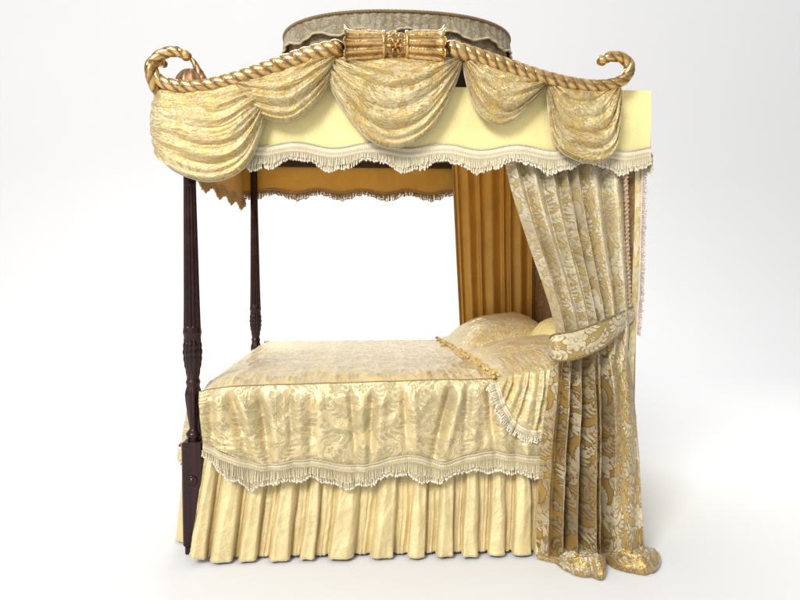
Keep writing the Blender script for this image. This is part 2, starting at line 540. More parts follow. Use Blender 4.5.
def make_post(loc):
    b = Bag(); G, g = lathe(np.c_[rr, zz], 72, fl); b.grid(G, True, g)
    o = b.build('post', M['wood'], bed); o.location = loc
    b = Bag(); zb = zpx(440); h = .047
    b.box((-h, -h, .04), (h, h, zb), .006); b.box((-.040, -.040, 0), (.040, .040, .041), .004)
    k = b.build('leg_block', M['wood'], o, smooth=False)
    b = Bag()
    th = np.linspace(0, 2*PI, 28, endpoint=False)
    pr = [(.024, 0), (.024, .005), (.019, .010), (.016, .007), (.011, .008), (.008, .013), (.0, .014)]
    zc = zpx(477)
    b.grid(np.array([[(r*math.cos(t), -h-d+.0005, zc+r*math.sin(t)) for t in th] for r, d in pr]), True)
    b.build('bolt_cover', M['wood'], o)
    return o


posts = [make_post((.012, 0, 0)), make_post((.006, WY, 0)), make_post((LX-.06, .085, 0)), make_post((LX-.04, WY+.0, 0))]
b = Bag()
b.box((.048, .0, .25), (LX-.11, .035, .42)); b.build('side_rail', M['wood'], bed, False)
b = Bag(); b.box((.048, WY-.035, .25), (LX-.11, WY, .42)); b.build('side_rail', M['wood'], bed, False)
b = Bag(); b.box((-.02, .048, .25), (.02, WY-.048, .42)); b.build('foot_rail', M['wood'], bed, False)
b = Bag(); b.box((.06, .045, .36), (LX-.1, WY-.045, .77), .03); b.build('mattress', M['matt'], bed, False)

# tester: frame, ceiling cloth and added dark boards for the shaded gap behind swags
b = Bag()
for lo, hi in (((-.075, -.045, ZT-.07), (LX+.03, -.005, ZT+.0)), ((-.075, WY+.005, ZT-.07), (LX+.03, WY+.045, ZT+.0)),
               ((-.072, -.003, ZT-.068), (-.035, WY+.003, ZT-.002)), ((LX-.01, -.003, ZT-.068), (LX+.027, WY+.003, ZT-.002))):
    b.box(lo, hi, .003)
b.build('tester_frame', M['board'], bed, False)
P = np.array([[(x, y, ZT-.03-.012*math.sin(9*x)*math.sin(7*y)) for x in np.linspace(-.03, LX-.012, 40)] for y in np.linspace(-.004, WY+.004, 40)])
cloth('ceiling_cloth', P, M['lining'], bed)

rail_px = [(345, 47), (310, 55.5), (280, 65.5), (245, 77), (215, 84.5), (190, 87), (168, 84), (157, 77.5), (153, 68), (156, 59), (165, 53), (176, 51.5), (185, 55)]
rail_pr = [(443, 47), (470, 55), (500, 65), (530, 74.5), (560, 82), (590, 86), (612, 84.5), (625, 78), (629.5, 67), (623, 58.5), (612, 56.5), (603, 60)]
YR = -.125
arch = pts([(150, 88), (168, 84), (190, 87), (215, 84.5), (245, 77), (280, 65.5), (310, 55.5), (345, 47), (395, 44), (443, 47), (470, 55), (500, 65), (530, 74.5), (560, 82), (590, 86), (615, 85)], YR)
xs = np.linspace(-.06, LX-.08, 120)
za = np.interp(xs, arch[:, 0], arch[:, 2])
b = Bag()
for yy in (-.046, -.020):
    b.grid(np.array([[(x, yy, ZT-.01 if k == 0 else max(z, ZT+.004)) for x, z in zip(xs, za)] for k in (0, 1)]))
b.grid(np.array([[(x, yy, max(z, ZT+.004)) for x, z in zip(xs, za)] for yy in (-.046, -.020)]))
b.build('dark_gap_backing', M['board'], bed, False)  # dark sheet added so the gap under the rope reads as shade

cornice = Bag()
L1 = spline(pts(rail_px, YR), 900)
s1 = np.linspace(0, 1, len(L1))
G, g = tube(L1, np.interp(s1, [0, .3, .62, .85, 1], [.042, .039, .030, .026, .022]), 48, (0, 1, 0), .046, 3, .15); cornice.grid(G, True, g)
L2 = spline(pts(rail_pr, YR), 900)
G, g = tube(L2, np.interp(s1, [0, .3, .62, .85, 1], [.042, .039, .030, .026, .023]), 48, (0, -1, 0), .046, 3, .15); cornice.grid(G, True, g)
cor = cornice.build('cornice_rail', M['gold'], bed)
# rosette knobs closing the scroll tips
for q in ((186, 55.5), (602, 60.5)):
    b = Bag(); c = at(q[0], q[1], YR)
    th = np.linspace(0, PI, 14); ph = np.linspace(0, 2*PI, 28, endpoint=False)
    R = .021*(1+.16*np.abs(np.cos(4*ph)))[None, :]*np.ones((14, 1))
    b.grid(c+np.stack([R*np.cos(th)[:, None], R*np.sin(th)[:, None]*np.cos(ph), R*np.sin(th)[:, None]*np.sin(ph)], -1), True, np.clip(.6-np.abs(np.cos(4*ph)), 0, 1)[None, :]*np.ones((14, 1)))
    b.build('scroll_tip', M['gold'], cor)


def cuff(xa, xb, yc_a, yc_b, Ra, Rb, flare):
    """carved leaf cuff: xa = flared outer end, xb = inner end"""
    ns, nth = 70, 168
    A = at(xa, yc_a, YR); B_ = at(xb, yc_b, YR)
    s = np.linspace(0, 1, ns)[:, None]; th = np.linspace(0, 2*PI, nth, endpoint=False)[None, :]
    lobes = 10
    k = np.abs(np.cos(lobes*th/2))
    R = Rb+(Ra-Rb)*(.18*(1-s)+.82*np.exp(-s*13))+.006*np.sin(PI*s)
    R = R*(1-.24*(1-k**.8)*(1-.25*s))+.006*np.exp(-((s-.02)/.03)**2)
    ext = -.055*(k**.8)*np.exp(-s*9)
    c = A[None, None]+(B_-A)[None, None]*(s+ext)[..., None]
    P = c+np.stack([0*R, R*np.cos(th), R*np.sin(th)], -1)
    g = np.clip(1-k*1.8, 0, 1)*(.95-.2*s)
    # inner lip so the flared mouth has thickness
    lip = c[:1]+np.stack([0*R[:1], R[:1]*.86*np.cos(th), R[:1]*.86*np.sin(th)], -1)+(B_-A)*.03
    inn = c[10:11]+np.stack([0*R[:1], .03*np.cos(th), .03*np.sin(th)], -1)
    b = Bag(); b.grid(np.concatenate([inn, lip, P]), True, np.concatenate([np.ones((1, nth)), .5*np.ones((1, nth)), g]))
    return b.build('leaf_cuff', M['gold'], cor)


cuff(346, 383, 47.5, 46, .090, .060, 0)
cuff(442, 407, 47.5, 46, .090, .060, 0)
for x in (383.5, 406.5):
    c = at(x, 46, YR); b = Bag()
    th = np.linspace(0, 2*PI, 64, endpoint=False)
    ring = np.stack([0*th+c[0], c[1]+.056*np.cos(th), c[2]+.056*np.sin(th)], -1)
    ring = np.vstack([ring, ring[:1]])
    G, g = tube(ring, .009, 12, (1, 0, 0), cap=False); b.grid(G, True)
    b.build('collar_ring', M['gold'], cor)
A = at(384, 46, YR); B_ = at(406, 46, YR)
ns, nth = 60, 200
s = np.linspace(0, 1, ns)[:, None]; th = np.linspace(0, 2*PI, nth, endpoint=False)[None, :]
aa = (s-.5)*(B_[0]-A[0]); Rb = .049
seg = np.round((th-1.1*PI)/(PI/2))*(PI/2)+1.1*PI
bb = (th-seg)*Rb
rad = np.hypot(aa, bb); an = np.arctan2(bb, aa+1e-9)
pet = np.clip(1-rad/(.040*(.72+.28*np.cos(6*an))), 0, 1)
lf = np.abs(np.sin(aa*180)*np.sin(bb*170))*.4*(rad > .036)
h_ = .013*np.sqrt(pet)*(.7+.3*np.abs(np.cos(6*an/2)))+.010*np.exp(-(rad/.009)**2)-.007*np.exp(-((rad-.014)/.004)**2)+.012*lf
R = Rb+h_
b = Bag(); b.grid(np.stack([A[0]+(B_[0]-A[0])*s+0*th, A[1]+R*np.cos(th), A[2]+R*np.sin(th)], -1), True, np.clip(.7-h_/.009, 0, 1))
b.build('rosette_band', M['gold'], cor)

# side cornice along the foot of the tester, its near scroll seen end-on
XR = at(155, 80, YR)[0]
zz0 = at(155, 86, YR)[2]
side = [(XR-.004, .02, at(152, 62, 0)[2]), (XR-.008, -.07, at(152, 58, -.1)[2]), (XR-.012, -.14, at(152, 66, YR)[2]), (XR-.012, -.135, at(152, 78, YR)[2]), (XR-.006, -.07, zz0-.01),
        (XR, .1, zz0-.02), (XR, .45, zz0+.02), (XR, .85, zz0+.05), (XR, 1.25, zz0+.02), (XR, WY, zz0-.02), (XR, WY+.1, zz0), (XR, WY+.13, zz0+.06), (XR, WY+.06, zz0+.11)]
L3 = spline(np.array(side), 900)
b = Bag(); G, g = tube(L3, .024, 36, (1, 0, 0), .046, 3, .15); b.grid(G, True, g)
b.build('side_cornice_rail', M['gold'], bed)
# small dark horn ornament standing on the near corner of the frame
hp = spline(pts([(204, 84), (200.5, 75), (197, 68), (194, 62), (190.5, 57.5)], .12), 80)
b = Bag(); G, g = tube(hp, np.linspace(.028, .010, 80)*np.array(1), 20, (0, 1, 0), .05, 3, .15); b.grid(G, True, g)
th = np.linspace(0, PI/2, 14); ph = np.linspace(0, 2*PI, 48, endpoint=False)
c = at(190, 86, .12)
R = 1-.12*np.abs(np.sin(5*ph))[None, :]*np.ones((14, 1))
b.grid(c+np.stack([.075*R*np.cos(th)[:, None]*np.cos(ph), .05*R*np.cos(th)[:, None]*np.sin(ph), .082*np.sin(th)[:, None]*R], -1), True, np.abs(np.sin(5*ph))[None, :]*np.ones((14, 1))*.6)
b.build('corner_horn', M['goldd'], bed)

# crown: oval drum of grey-gold damask rising from the tester
CX = at(397, 30, .85)[0]; CY = .85; RXc, RYc = .655, .47
zc_top = at(397, 12.5, CY-RYc)[2]
zc_bot = ZT+.0
nth = 700
th = np.linspace(0, 2*PI, nth, endpoint=False)


def oval(th, dr=0.0, z=0.0):
    z = np.broadcast_to(z, np.shape(th))
    return np.stack([CX+(RXc+dr)*np.sign(np.cos(th))*np.abs(np.cos(th))**.86, CY+(RYc+dr)*np.sign(np.sin(th))*np.abs(np.sin(th))**.86, z], -1)


per = np.r_[0, np.cumsum(np.linalg.norm(np.diff(oval(th), axis=0), axis=1))]
rows = []; fuv = []
nr = 60
for k in range(nr):
    v = k/(nr-1); z = zc_bot+(zc_top-zc_bot)*v
    pl = .004*np.sin(per*70+2*np.sin(per*9))+.006*(fbm(per*14, v*5+0*per)-.5)
    rows.append(oval(th, -.012*v*v+pl, z)); fuv.append(z)
P = np.array(rows)
FU = per[None, :]*np.ones((nr, 1)); FV = np.array(fuv)[:, None]*np.ones((1, nth))
q = gq(nr, nth, True)
crown = make_mesh('crown_drum', P, q, mat=M['crown'], parent=bed, attrs={'weave': np.stack([FU, FV, 0*FU], -1).reshape(-1, 3), 'motif': damask(FU, FV, .62)})
# pleated upper flounce with a wavy braided hem
rows = []; fv2 = []
wave = .015*np.sin(per*2*PI/.235)
for k in range(24):
    v = k/23
    z = zc_top-.003-(.098+wave)*v
    pl = .010+.010*v+.004*np.sin(per*120+3*np.sin(per*7))*(.4+.6*v)
    rows.append(oval(th, pl, z)); fv2.append(z)
P2 = np.array(rows); FV2 = np.array(fv2)
fl_ = make_mesh('crown_flounce', P2, gq(24, nth, True), mat=M['crown'], parent=crown, attrs={'weave': np.stack([FU[:24], FV2, 0*FV2], -1).reshape(-1, 3), 'motif': damask(FU[:24]+.2, FV2+.1, .5)})
b = Bag(); ring = np.vstack([P2[-1], P2[-1][:1]]); G, g = tube(ring, .0065, 8, (0, 0, 1), .012, 3, .3, cap=False); b.grid(G, True, g)
b.build('flounce_braid', M['braid'], crown)
b = Bag(); ring = oval(th, .010, zc_top+.002); ring = np.vstack([ring, ring[:1]]); G, g = tube(ring, .010, 10, (0, 0, 1), .02, 3, .3, cap=False); b.grid(G, True, g)
b.build('rim_piping', M['cord'], crown)
P = np.array([oval(th, -RYc*(1-r)-.0, zc_top+.03*(1-r*r)) if r > .02 else np.tile([CX, CY, zc_top+.03], (nth, 1)) for r in np.linspace(.02, 1, 10)])
b = Bag(); b.grid(P, True); b.build('crown_roof', M['board'], crown)


# ------------------------------------------------------------------ fringe and braid helpers
def fringe(name, line, drop, mat, parent, header=.03, out=(0, -1, 0), pitch=.0058, bead=.0045, beadmat=None, rs=.0025, sway=.002, down=(0, 0, -1), zig=.35, zigp=.055):
    """header tape along `line`, hanging strands below whose lengths follow `drop` (array along line)"""
    out = np.asarray(out, float); down = np.asarray(down, float)
    L = plen(line); n = max(8, int(L/pitch))
    Pn = spline(line, n) if len(line) < n else spline(line[::max(1, len(line)//400)], n)
    s = np.linspace(0, L, n)
    dr = np.interp(np.linspace(0, 1, n), np.linspace(0, 1, len(drop)), drop)
    if np.ndim(down) == 1: dn = np.tile(down, (n, 1))
    else: dn = np.stack([np.interp(np.linspace(0, 1, n), np.linspace(0, 1, len(down)), down[:, k]) for k in range(3)], 1); dn /= np.linalg.norm(dn, axis=1)[:, None]
    ot = np.tile(out, (n, 1)) if out.ndim == 1 else np.stack([np.interp(np.linspace(0, 1, n), np.linspace(0, 1, len(out)), out[:, k]) for k in range(3)], 1)
    zg = zig*(np.abs(((s/zigp) % 1)*2-1)-.5)        # points of the zig-zag edge
    ln = dr*(1+zg)+rng.normal(0, .002, n)
    b = Bag()
    # header tape: loops and ribs
    m = n*3
    Pm = spline(Pn[::max(1, n//300)] if n > 300 else Pn, m)
    oi = np.stack([np.interp(np.linspace(0, 1, m), np.linspace(0, 1, n), ot[:, k]) for k in range(3)], 1)
    di = np.stack([np.interp(np.linspace(0, 1, m), np.linspace(0, 1, n), dn[:, k]) for k in range(3)], 1)
    rib = .0016*np.abs(np.sin(np.linspace(0, L, m)*PI/.0085))
    rows = []; gr = []
    for v in np.linspace(0, 1, 8):
        bul = .004*np.sin(PI*v)+.0018*math.cos(v*4*PI)
        rows.append(Pm+oi*(bul+.004+rib)[:, None]+di*(v*header)); gr.append(np.full(m, .45 if abs(v-.5) < .08 else 0)+.25*(rib < .0006))
    b.grid(np.array(rows), g=np.array(gr))
    # strands: triangular prisms in two layers
    th = np.array([0, 2*PI/3, 4*PI/3])
    ax = np.cross(dn, ot)
    beads = Bag()
    for lay, fac in ((0, 1.0), (1, .62)):
        off = rng.normal(0, sway, (n, 3))
        top = Pn+dn*(header*.85)+ot*(.004+.003*lay)+ax*(.5*pitch*lay)
        bot = Pn+dn*(header+(ln*fac)[:, None])+ot*(.006+.004*lay)+off+ax*(.5*pitch*lay)
        mid = (top+bot)/2+rng.normal(0, sway*.4, (n, 3))
        ring = rs*(np.cos(th)[None, :, None]*ax[:, None, :]+np.sin(th)[None, :, None]*ot[:, None, :])
        V = np.stack([top[:, None]+ring, mid[:, None]+ring*1.1, bot[:, None]+ring*1.2], 1)   # n,3,3,3
        V = V.reshape(-1, 3)
        base = np.arange(n)[:, None]*9
        Q = []
        for k in range(2):
            for j in range(3):
                j2 = (j+1) % 3
                Q.append(np.stack([base[:, 0]+k*3+j, base[:, 0]+k*3+j2, base[:, 0]+k*3+3+j2, base[:, 0]+k*3+3+j], 1))
        b.add(V, np.concatenate(Q), g=np.tile(np.repeat([.5, .1, 0], 3), n))
        # knotted ends
        rb = bead*rng.uniform(.8, 1.25, n)*(1 if lay == 0 else .6)
        o8 = np.array([(1, 0, 0), (-1, 0, 0), (0, 1, 0), (0, -1, 0), (0, 0, 1.5), (0, 0, -1.5)])
        V = bot[:, None]+rb[:, None, None]*o8[None]
        t8 = np.array([(0, 2, 4), (2, 1, 4), (1, 3, 4), (3, 0, 4), (2, 0, 5), (1, 2, 5), (3, 1, 5), (0, 3, 5)])
        beads.add(V.reshape(-1, 3), None, (np.arange(n)[:, None, None]*6+t8[None]).reshape(-1, 3))
    fo = b.build(name, mat, parent)
    beads.build('knotted_ends', beadmat or mat, fo)
    return fo


def cordline(name, line, r, mat, parent, ref=(0, 1, 0), twist=.012):
    n = max(20, int(plen(line)/.004)); P = spline(line, n)
    b = Bag(); G, g = tube(P, r, 8, ref, twist, 3, .3); b.grid(G, True, g)
    return b.build(name, mat, parent)


# ------------------------------------------------------------------ valances
def panel(A, B, z0, z1, out, amp=.006, seed=0.0, zvar=None, off=0.0):
    """flat hanging panel from A to B (x,y), z0 top z1 bottom, gentle vertical ripples"""
    A = np.array(A); B = np.array(B); L = np.linalg.norm(B-A)
    nu = max(40, int(L/.009)); nv = 34
    u = np.linspace(0, 1, nu)[None, :]; v = np.linspace(0, 1, nv)[:, None]
    zb = z1 if zvar is None else z1+zvar(u*L)
    d = amp*((fbm(u*L*5+seed, v*.6+seed, 3)-.5)*2)*(.3+.7*v)+.003*(fbm(u*L*22+seed, v*2, 2)-.5)+off
    P = np.zeros((nv, nu, 3))
    P[..., 0] = A[0]+(B[0]-A[0])*u+out[0]*d; P[..., 1] = A[1]+(B[1]-A[1])*u+out[1]*d
    P[..., 2] = z0+(zb-z0)*v
    fu = u*L+0*v; fv = (z0-z1)*v+0*u
    return P, fu, fv


VW = lambda s: .012*np.sin((s-.13)*2*PI/.335)
val = thing('valance', 'pale yellow silk valance with cream knotted fringe along the near side of the canopy', 'valance', group='valances round the canopy')
P, fu, fv = panel((-.045, -.065), (LX+.045, -.065), ZT, ZV-.012, (0, -1), .011, 3.0, VW)
cloth('panel', P, M['valance'], val, fu, fv)
P2 = P.copy(); P2[..., 1] += .006
cloth('lining', P2, M['lining'], val, fu, fv, flip=True)
ln = P[-1]+np.array([0, -.003, .012])
fringe('fringe', ln, .042+.014*np.sin((fu[-1]-.30)*2*PI/.335), M['ftop'], val, header=.042, out=(0, -1, 0), beadmat=M['bead'], zig=.36, zigp=.115, rs=.0030)
cordline('braid', ln+np.array([0, -.007, .004]), .0042, M['braid'], val)
# return of the valance round the head corner
P, fu, fv = panel((LX+.048, -.06), (LX+.048, .5), ZT-.001, ZV-.012, (1, 0), .004, 8.0, VW)
cloth('return_panel', P, M['valance'], val, fu, fv)
fringe('return_fringe', P[-1]+np.array([.003, 0, .012]), np.full(20, .055), M['ftop'], val, header=.036, out=(1, 0, 0), beadmat=M['bead'], zigp=.068)

zvf = at(370, 191, WY+.05)[2]
valf = thing('valance', 'valance with canopy shade toned into its bronze lining, hanging across the far side of the canopy', 'valance', group='valances round the canopy')
P, fu, fv = panel((-.085, WY+.062), (LX+.045, WY+.062), ZT-.002, zvf, (0, 1), .008, 5.0, VW)
cloth('panel', P, M['valance'], valf, fu, fv, flip=True)
P2 = P.copy(); P2[..., 1] -= .008
cloth('lining', P2, M['lining'], valf, fu, fv)
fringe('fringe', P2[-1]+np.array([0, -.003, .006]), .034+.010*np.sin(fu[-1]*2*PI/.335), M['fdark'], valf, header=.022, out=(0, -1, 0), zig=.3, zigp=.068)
valo = thing('valance', 'foot end valance seen from inside beneath the big corner swag', 'valance', group='valances round the canopy')
P, fu, fv = panel((-.088, .20), (-.088, WY+.055), ZT-.003, ZV-.04, (-1, 0), .008, 11.0, VW)
cloth('panel', P, M['valance'], valo, fu, fv)
P2 = P.copy(); P2[..., 0] += .008
cloth('lining', P2, M['lining'], valo, fu, fv, flip=True)
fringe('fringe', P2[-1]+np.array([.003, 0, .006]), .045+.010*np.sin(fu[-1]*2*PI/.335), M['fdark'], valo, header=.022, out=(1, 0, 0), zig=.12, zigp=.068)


# ------------------------------------------------------------------ swags
def swag(label, top, hem, Y=-.105, bulge=.05, nf=6, amp=.016, seed=0.0, gather=.12, cloth_h=.55, cloth_w=.6, skew=0.0, nu=170, nv=170, hemroll=.012, corner=None, side_calm=None, tilt=0.0):
    T = spline(pts(top, Y), nu); H = spline(pts(hem, Y), nu)
    u = np.linspace(0, 1, nu)[None, :]; v = np.linspace(0, 1, nv)[:, None]
    w = v**1.05
    P = T[None]*(1-w)[..., None]+H[None]*w[..., None]
    env = np.clip(np.sin(PI*u), 0, 1)**.5
    wr = v+.16*(fbm(u*1.8+seed, v*1.8+seed, 2)-.5)*env+skew*(u-.5)*v*(1-v)+tilt*(.55-u)*sstep(0, .25, v)*(1-sstep(.75, 1, v))
    wr = np.clip(wr, 0, None)
    ph = nf*wr**1.1
    fl_i = np.floor(ph); f_ = ph-fl_i
    asym = .35+.3*fbm(fl_i*1.7+seed, 0*u+.5, 1)          # crests lean down like hanging cloth
    fa_ = np.where(f_ < asym, f_/asym*.5, .5+(f_-asym)/(1-asym)*.5)
    rid = np.sin(PI*fa_)**1.2
    local = .15+1.5*fbm(u*1.6+seed*2, fl_i*3.7+seed, 1)
    fade = sstep(.04, .35, v)*(1-.9*sstep(.84, .95, v))
    d = amp*rid*fade*local*(.30+.70*env)
    # small pulls radiating from the two gathered corners
    e1 = np.exp(-((1-u)/.30)**2)+np.exp(-(u/.22)**2)
    pull = .011*e1*sstep(.0, .12, np.minimum(u, 1-u))*(1-np.abs(2*((nf*2.6*wr) % 1)-1))**1.3*sstep(.05, .2, v)*(1-sstep(.86, .95, v))
    wrk = ridged(u*3+seed+v*2.5, v*7-u*2+seed, 3)*.012*env*sstep(0, .12, v)*(1-.8*sstep(.85, .95, v))+pull
    crum = (ridged(u*6+seed, v*5+3*u+seed, 2)-.4)*.012*env*(1-.7*v)
    bl = bulge*env*np.clip(np.sin(PI*(v*.92)**.8), 0, 1)+.012*v
    roll = hemroll*np.exp(-((v-.965)/.03)**2)
    if side_calm is not None:
        k = .25+.75*sstep(side_calm-.06, side_calm+.12, P[..., 0])
        bl = bl*(.35+.65*k); d = d*k
    D = bl+d+wrk+crum+roll-.018*sstep(.975, 1, v)
    P[..., 1] -= D
    P[..., 2] -= .35*d*env
    if corner is not None:
        # carry the drape round the near foot corner: plan path bends from -x to +y
        x0, r = corner
        x = P[..., 0]; over = np.clip(x0-x, 0, None)
        an = np.clip(over/r, 0, PI/2); rest = np.clip(over-r*PI/2, 0, None)
        off = P[..., 1]-(Y)
        rad = r-off
        nx = np.where(over > 0, x0-rad*np.sin(an), x); ny = np.where(over > 0, Y+r-rad*np.cos(an)+rest, P[..., 1])
        P[..., 0] = nx; P[..., 1] = ny
    fu = (u-.5)*cloth_w*(1-.25*v*0)+.2*seed+0*v; fv = -v*cloth_h+.13*seed+0*u
    o = cloth('swag', P, M['swag'], None, fu, fv, .55, extra={'groove': np.zeros(nu*nv)})
    cordline('edge_piping', P[-1]+np.array([0, -.002, 0]), .0034, M['braid'], o)
    tag(o, label, 'swag', 'silk swags hung from the rope cornice')
    return o


swag('deep gathered damask swag in the centre below the gilded leaf cuffs',
     [(334, 57), (360, 54), (395, 52), (430, 54), (461, 57)],
     [(329, 62), (328, 78), (336, 98), (352, 121), (368, 139), (388, 148), (406, 146), (424, 136), (441, 115), (453, 90), (460, 70), (462, 60)], seed=1.3, nf=5.0, bulge=.055, amp=.046, skew=.5)
swag('short damask swag left of the centre one, overlapping the corner drape',
     [(234, 82), (262, 72), (290, 62), (315, 54), (338, 54)],
     [(234, 84), (238, 97), (250, 110), (268, 119), (285, 122), (300, 117), (317, 101), (330, 82), (336, 68), (339, 58)], seed=4.1, nf=4.0, bulge=.045, Y=-.108, amp=.040, cloth_h=.4, skew=-.4)
swag('short damask swag just right of the centre, beside the dark gap under the rope',
     [(463, 56), (485, 60), (505, 67), (530, 76), (549, 80)],
     [(462, 60), (465, 78), (471, 99), (482, 117), (497, 125), (512, 121), (527, 108), (540, 95), (547, 86), (549, 82)], seed=7.7, nf=4.0, bulge=.045, amp=.040, cloth_h=.4, skew=.3)
swag('large drooping damask swag wrapped round the foot corner above the fluted post',
     [(60, 92), (95, 88), (130, 84), (165, 82), (205, 82), (237, 76), (266, 88)],
     [(60, 98), (80, 112), (112, 128), (134, 139), (150, 150), (163, 162), (180, 174), (208, 182), (232, 177), (248, 164), (258, 144), (265, 118), (267, 95)], seed=2.6, nf=5.0, tilt=.6, bulge=.06, amp=.042, Y=-.10, cloth_h=.7, cloth_w=.9, nu=240, nv=200, corner=(at(173, 100, -.10)[0], .080), side_calm=at(185, 100, -.10)[0])
swag('half swag at the head corner with a straight cut edge and hanging left tail',
     [(546, 78), (560, 80), (585, 83), (605, 83), (619, 82)],
     [(546, 84), (548, 108), (551, 134), (560, 151), (575, 160), (590, 163.5), (604, 161), (613, 153), (617, 138), (618.5, 115), (619, 86)], seed=9.2, nf=5.0, tilt=-.3, bulge=.03, amp=.038, cloth_h=.5, skew=-.6)


# ------------------------------------------------------------------ curtains
def pleats(u, edges, sharp=.7):
    """phase through uneven folds; edges = increasing fractions"""
    ph = np.interp(u, edges, np.arange(len(edges)))
    if sharp < 0:
        f = ph-np.floor(ph)
        return 1-np.abs(2*f-1)**(-sharp), ph
    return np.abs(np.sin(PI*ph))**sharp, ph


cur = thing('bed_curtain', 'gold damask curtain with silver leaves tied back at the head post, pooling on the floor', 'curtain', tuple(at(590, 560, -.15)*[1, 1, 0]), 'curtains at the head of the bed')
inv = -np.array(cur.location)


def off(P): return np.asarray(P)+inv


# upper part, from under the valance to the tieback
nu, nv = 300, 330
rowsL = [(146, 502, .035), (168, 506, .03), (200, 514, .0), (240, 527, -.05), (280, 541, -.085), (310, 550.5, -.12), (330, 555, -.14), (352, 556, -.15)]
rowsR = [(146, 622, .02), (168, 623, .015), (200, 624, .0), (240, 625, -.015), (280, 627, -.03), (310, 628, -.04), (330, 629, -.045), (352, 627, -.06)]
yl = np.linspace(146, 352, nv)


def rowfun(rows): 
    r = np.array(rows); return spline(r, 400)


rl, rrw = rowfun(rowsL), rowfun(rowsR)
EL = np.array([at(np.interp(y, rl[:, 0], rl[:, 1]), y, np.interp(y, rl[:, 0], rl[:, 2])) for y in yl])
ER = np.array([at(np.interp(y, rrw[:, 0], rrw[:, 1]), y, np.interp(y, rrw[:, 0], rrw[:, 2])) for y in yl])
ue = np.array([0, .125, .285, .42, .515, .62, .80, 1.0])
u = np.linspace(0, 1, nu)[None, :]; v = np.linspace(0, 1, nv)[:, None]
uw = np.clip(u+.02*(fbm(u*4, v*2.2, 2)-.5)*np.sin(PI*u), 0, 1)
rid, ph = pleats(uw, ue, -3.0)
P = EL[:, None]*(1-u)[..., None]+ER[:, None]*u[..., None]
amp = (.060+.025*sstep(0, .4, v)-.025*sstep(.5, 1, v))*(.75+.4*fbm(np.floor(ph)*2.3, v*1.5, 1))
bunch = .05*np.sin(PI*u)*sstep(.35, 1, v)
P[..., 1] -= amp*rid+bunch
P[..., 0] += .012*np.sin(2*PI*ph)*(1-.3*v)
P[..., 1] -= .008*(ridged(u*7+v*2, v*7, 3)-.4)
wid = 1.15
fu = u*wid+.03+0*v; fv = -1.02*v+0*u
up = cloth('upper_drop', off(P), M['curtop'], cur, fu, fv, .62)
# lower part with the pools of cloth on the floor
nv2 = 420
hang = np.linspace(0, 1, 330)
rowsL = [(338, 553, -.15), (350, 552.5, -.155), (380, 549, -.145), (430, 543, -.14), (480, 539, -.14), (520, 537, -.15), (566, 536, -.165)]
rowsR = [(322, 627, -.05), (345, 627, -.06), (400, 630, -.07), (450, 633.5, -.09), (500, 635, -.11), (540, 637, -.12), (556, 638, -.13)]
rl, rrw = rowfun(rowsL), rowfun(rowsR)
nh = len(hang)
yL = np.interp(hang, [0, 1], [338, 563.5]); yR = np.interp(hang, [0, 1], [322, 556])
EL = np.array([at(np.interp(y, rl[:, 0], rl[:, 1]), y, np.interp(y, rl[:, 0], rl[:, 2])) for y in yL])
ER = np.array([at(np.interp(y, rrw[:, 0], rrw[:, 1]), y, np.interp(y, rrw[:, 0], rrw[:, 2])) for y in yR])
EL[:, 2] = EL[0, 2]+(0.0-EL[0, 2])*hang; ER[:, 2] = ER[0, 2]+(0.0-ER[0, 2])*hang
ue2 = np.array([0, .13, .235, .36, .53, .60, 1.0])
v = hang[:, None]
uw = np.clip(u+.03*(fbm(u*3+5, v*2.0, 2)-.5)*np.sin(PI*u), 0, 1)
rid, ph = pleats(uw, ue2, -2.6)
base = EL[:, None]*(1-u)[..., None]+ER[:, None]*u[..., None]
fa = np.interp(np.floor(ph), [0, 1, 2, 3, 4, 5, 6], [.6, .8, 1.0, 1.25, .4, 1.35, 1.0])
# taut wide panel keeps a flatter, rippled face
flat = sstep(.6, .68, uw)*(1-sstep(.93, 1.0, uw))
fold = rid*(1-flat)+flat*(.80+.07*np.sin(uw*30+1.2*v*3)+.25*(fbm(uw*6, v*1.3, 2)-.5))
amp = (.034+.065*sstep(0, .35, v)+.025*v)*fa
P = base.copy()
P[..., 1] -= amp*fold+.03*np.sin(PI*u)*sstep(0, .2, 1-v)
P[..., 0] += .012*np.sin(2*PI*ph)*(1-flat)
lowcr = sstep(.72, 1, v)
P[..., 1] -= .010*(ridged(u*6+v*2, v*8, 3)-.4)+.03*lowcr*(ridged(u*4+3, v*13, 3)-.45)
P[..., 0] += .012*lowcr*(fbm(u*5, v*16, 3)-.5)
P[..., 2] = np.maximum(P[..., 2], .0)
# pool rows
def hump(c, w, h): return h*np.clip(1-((u[0]-c)/w)**2, 0, 1)**.6


ext = np.maximum(hump(.37, .21, .135), hump(.80, .205, .105))+.004
ker = np.hanning(17); ker /= ker.sum()
ext = np.convolve(np.pad(ext, 8, 'edge'), ker, 'valid')*(.72+.56*fbm(u[0]*17, 0*u[0]+3.3, 2))
sx = np.interp(u[0], [0, .15, .27, .45, .58, .64, .8, 1], [0, -.004, -.014, .016, .012, -.004, .045, .085])
sx = np.convolve(np.pad(sx, 8, 'edge'), ker, 'valid')
pr = spline(np.array([(-.02, .135), (.0, .10), (.06, .080), (.2, .066), (.45, .070), (.72, .064), (.93, .040), (1.0, .018), (.93, .003)]), nv2-nh+1)
pool = []
ih = int(nh*.875)
zi = P[ih, :, 2].mean()
xsm = np.convolve(np.pad(P[ih, :, 0], 60, 'reflect', reflect_type='odd'), np.hanning(121)/np.hanning(121).sum(), 'valid')
ysm = np.convolve(np.pad(P[ih, :, 1], 60, 'edge'), np.hanning(121)/np.hanning(121).sum(), 'valid')
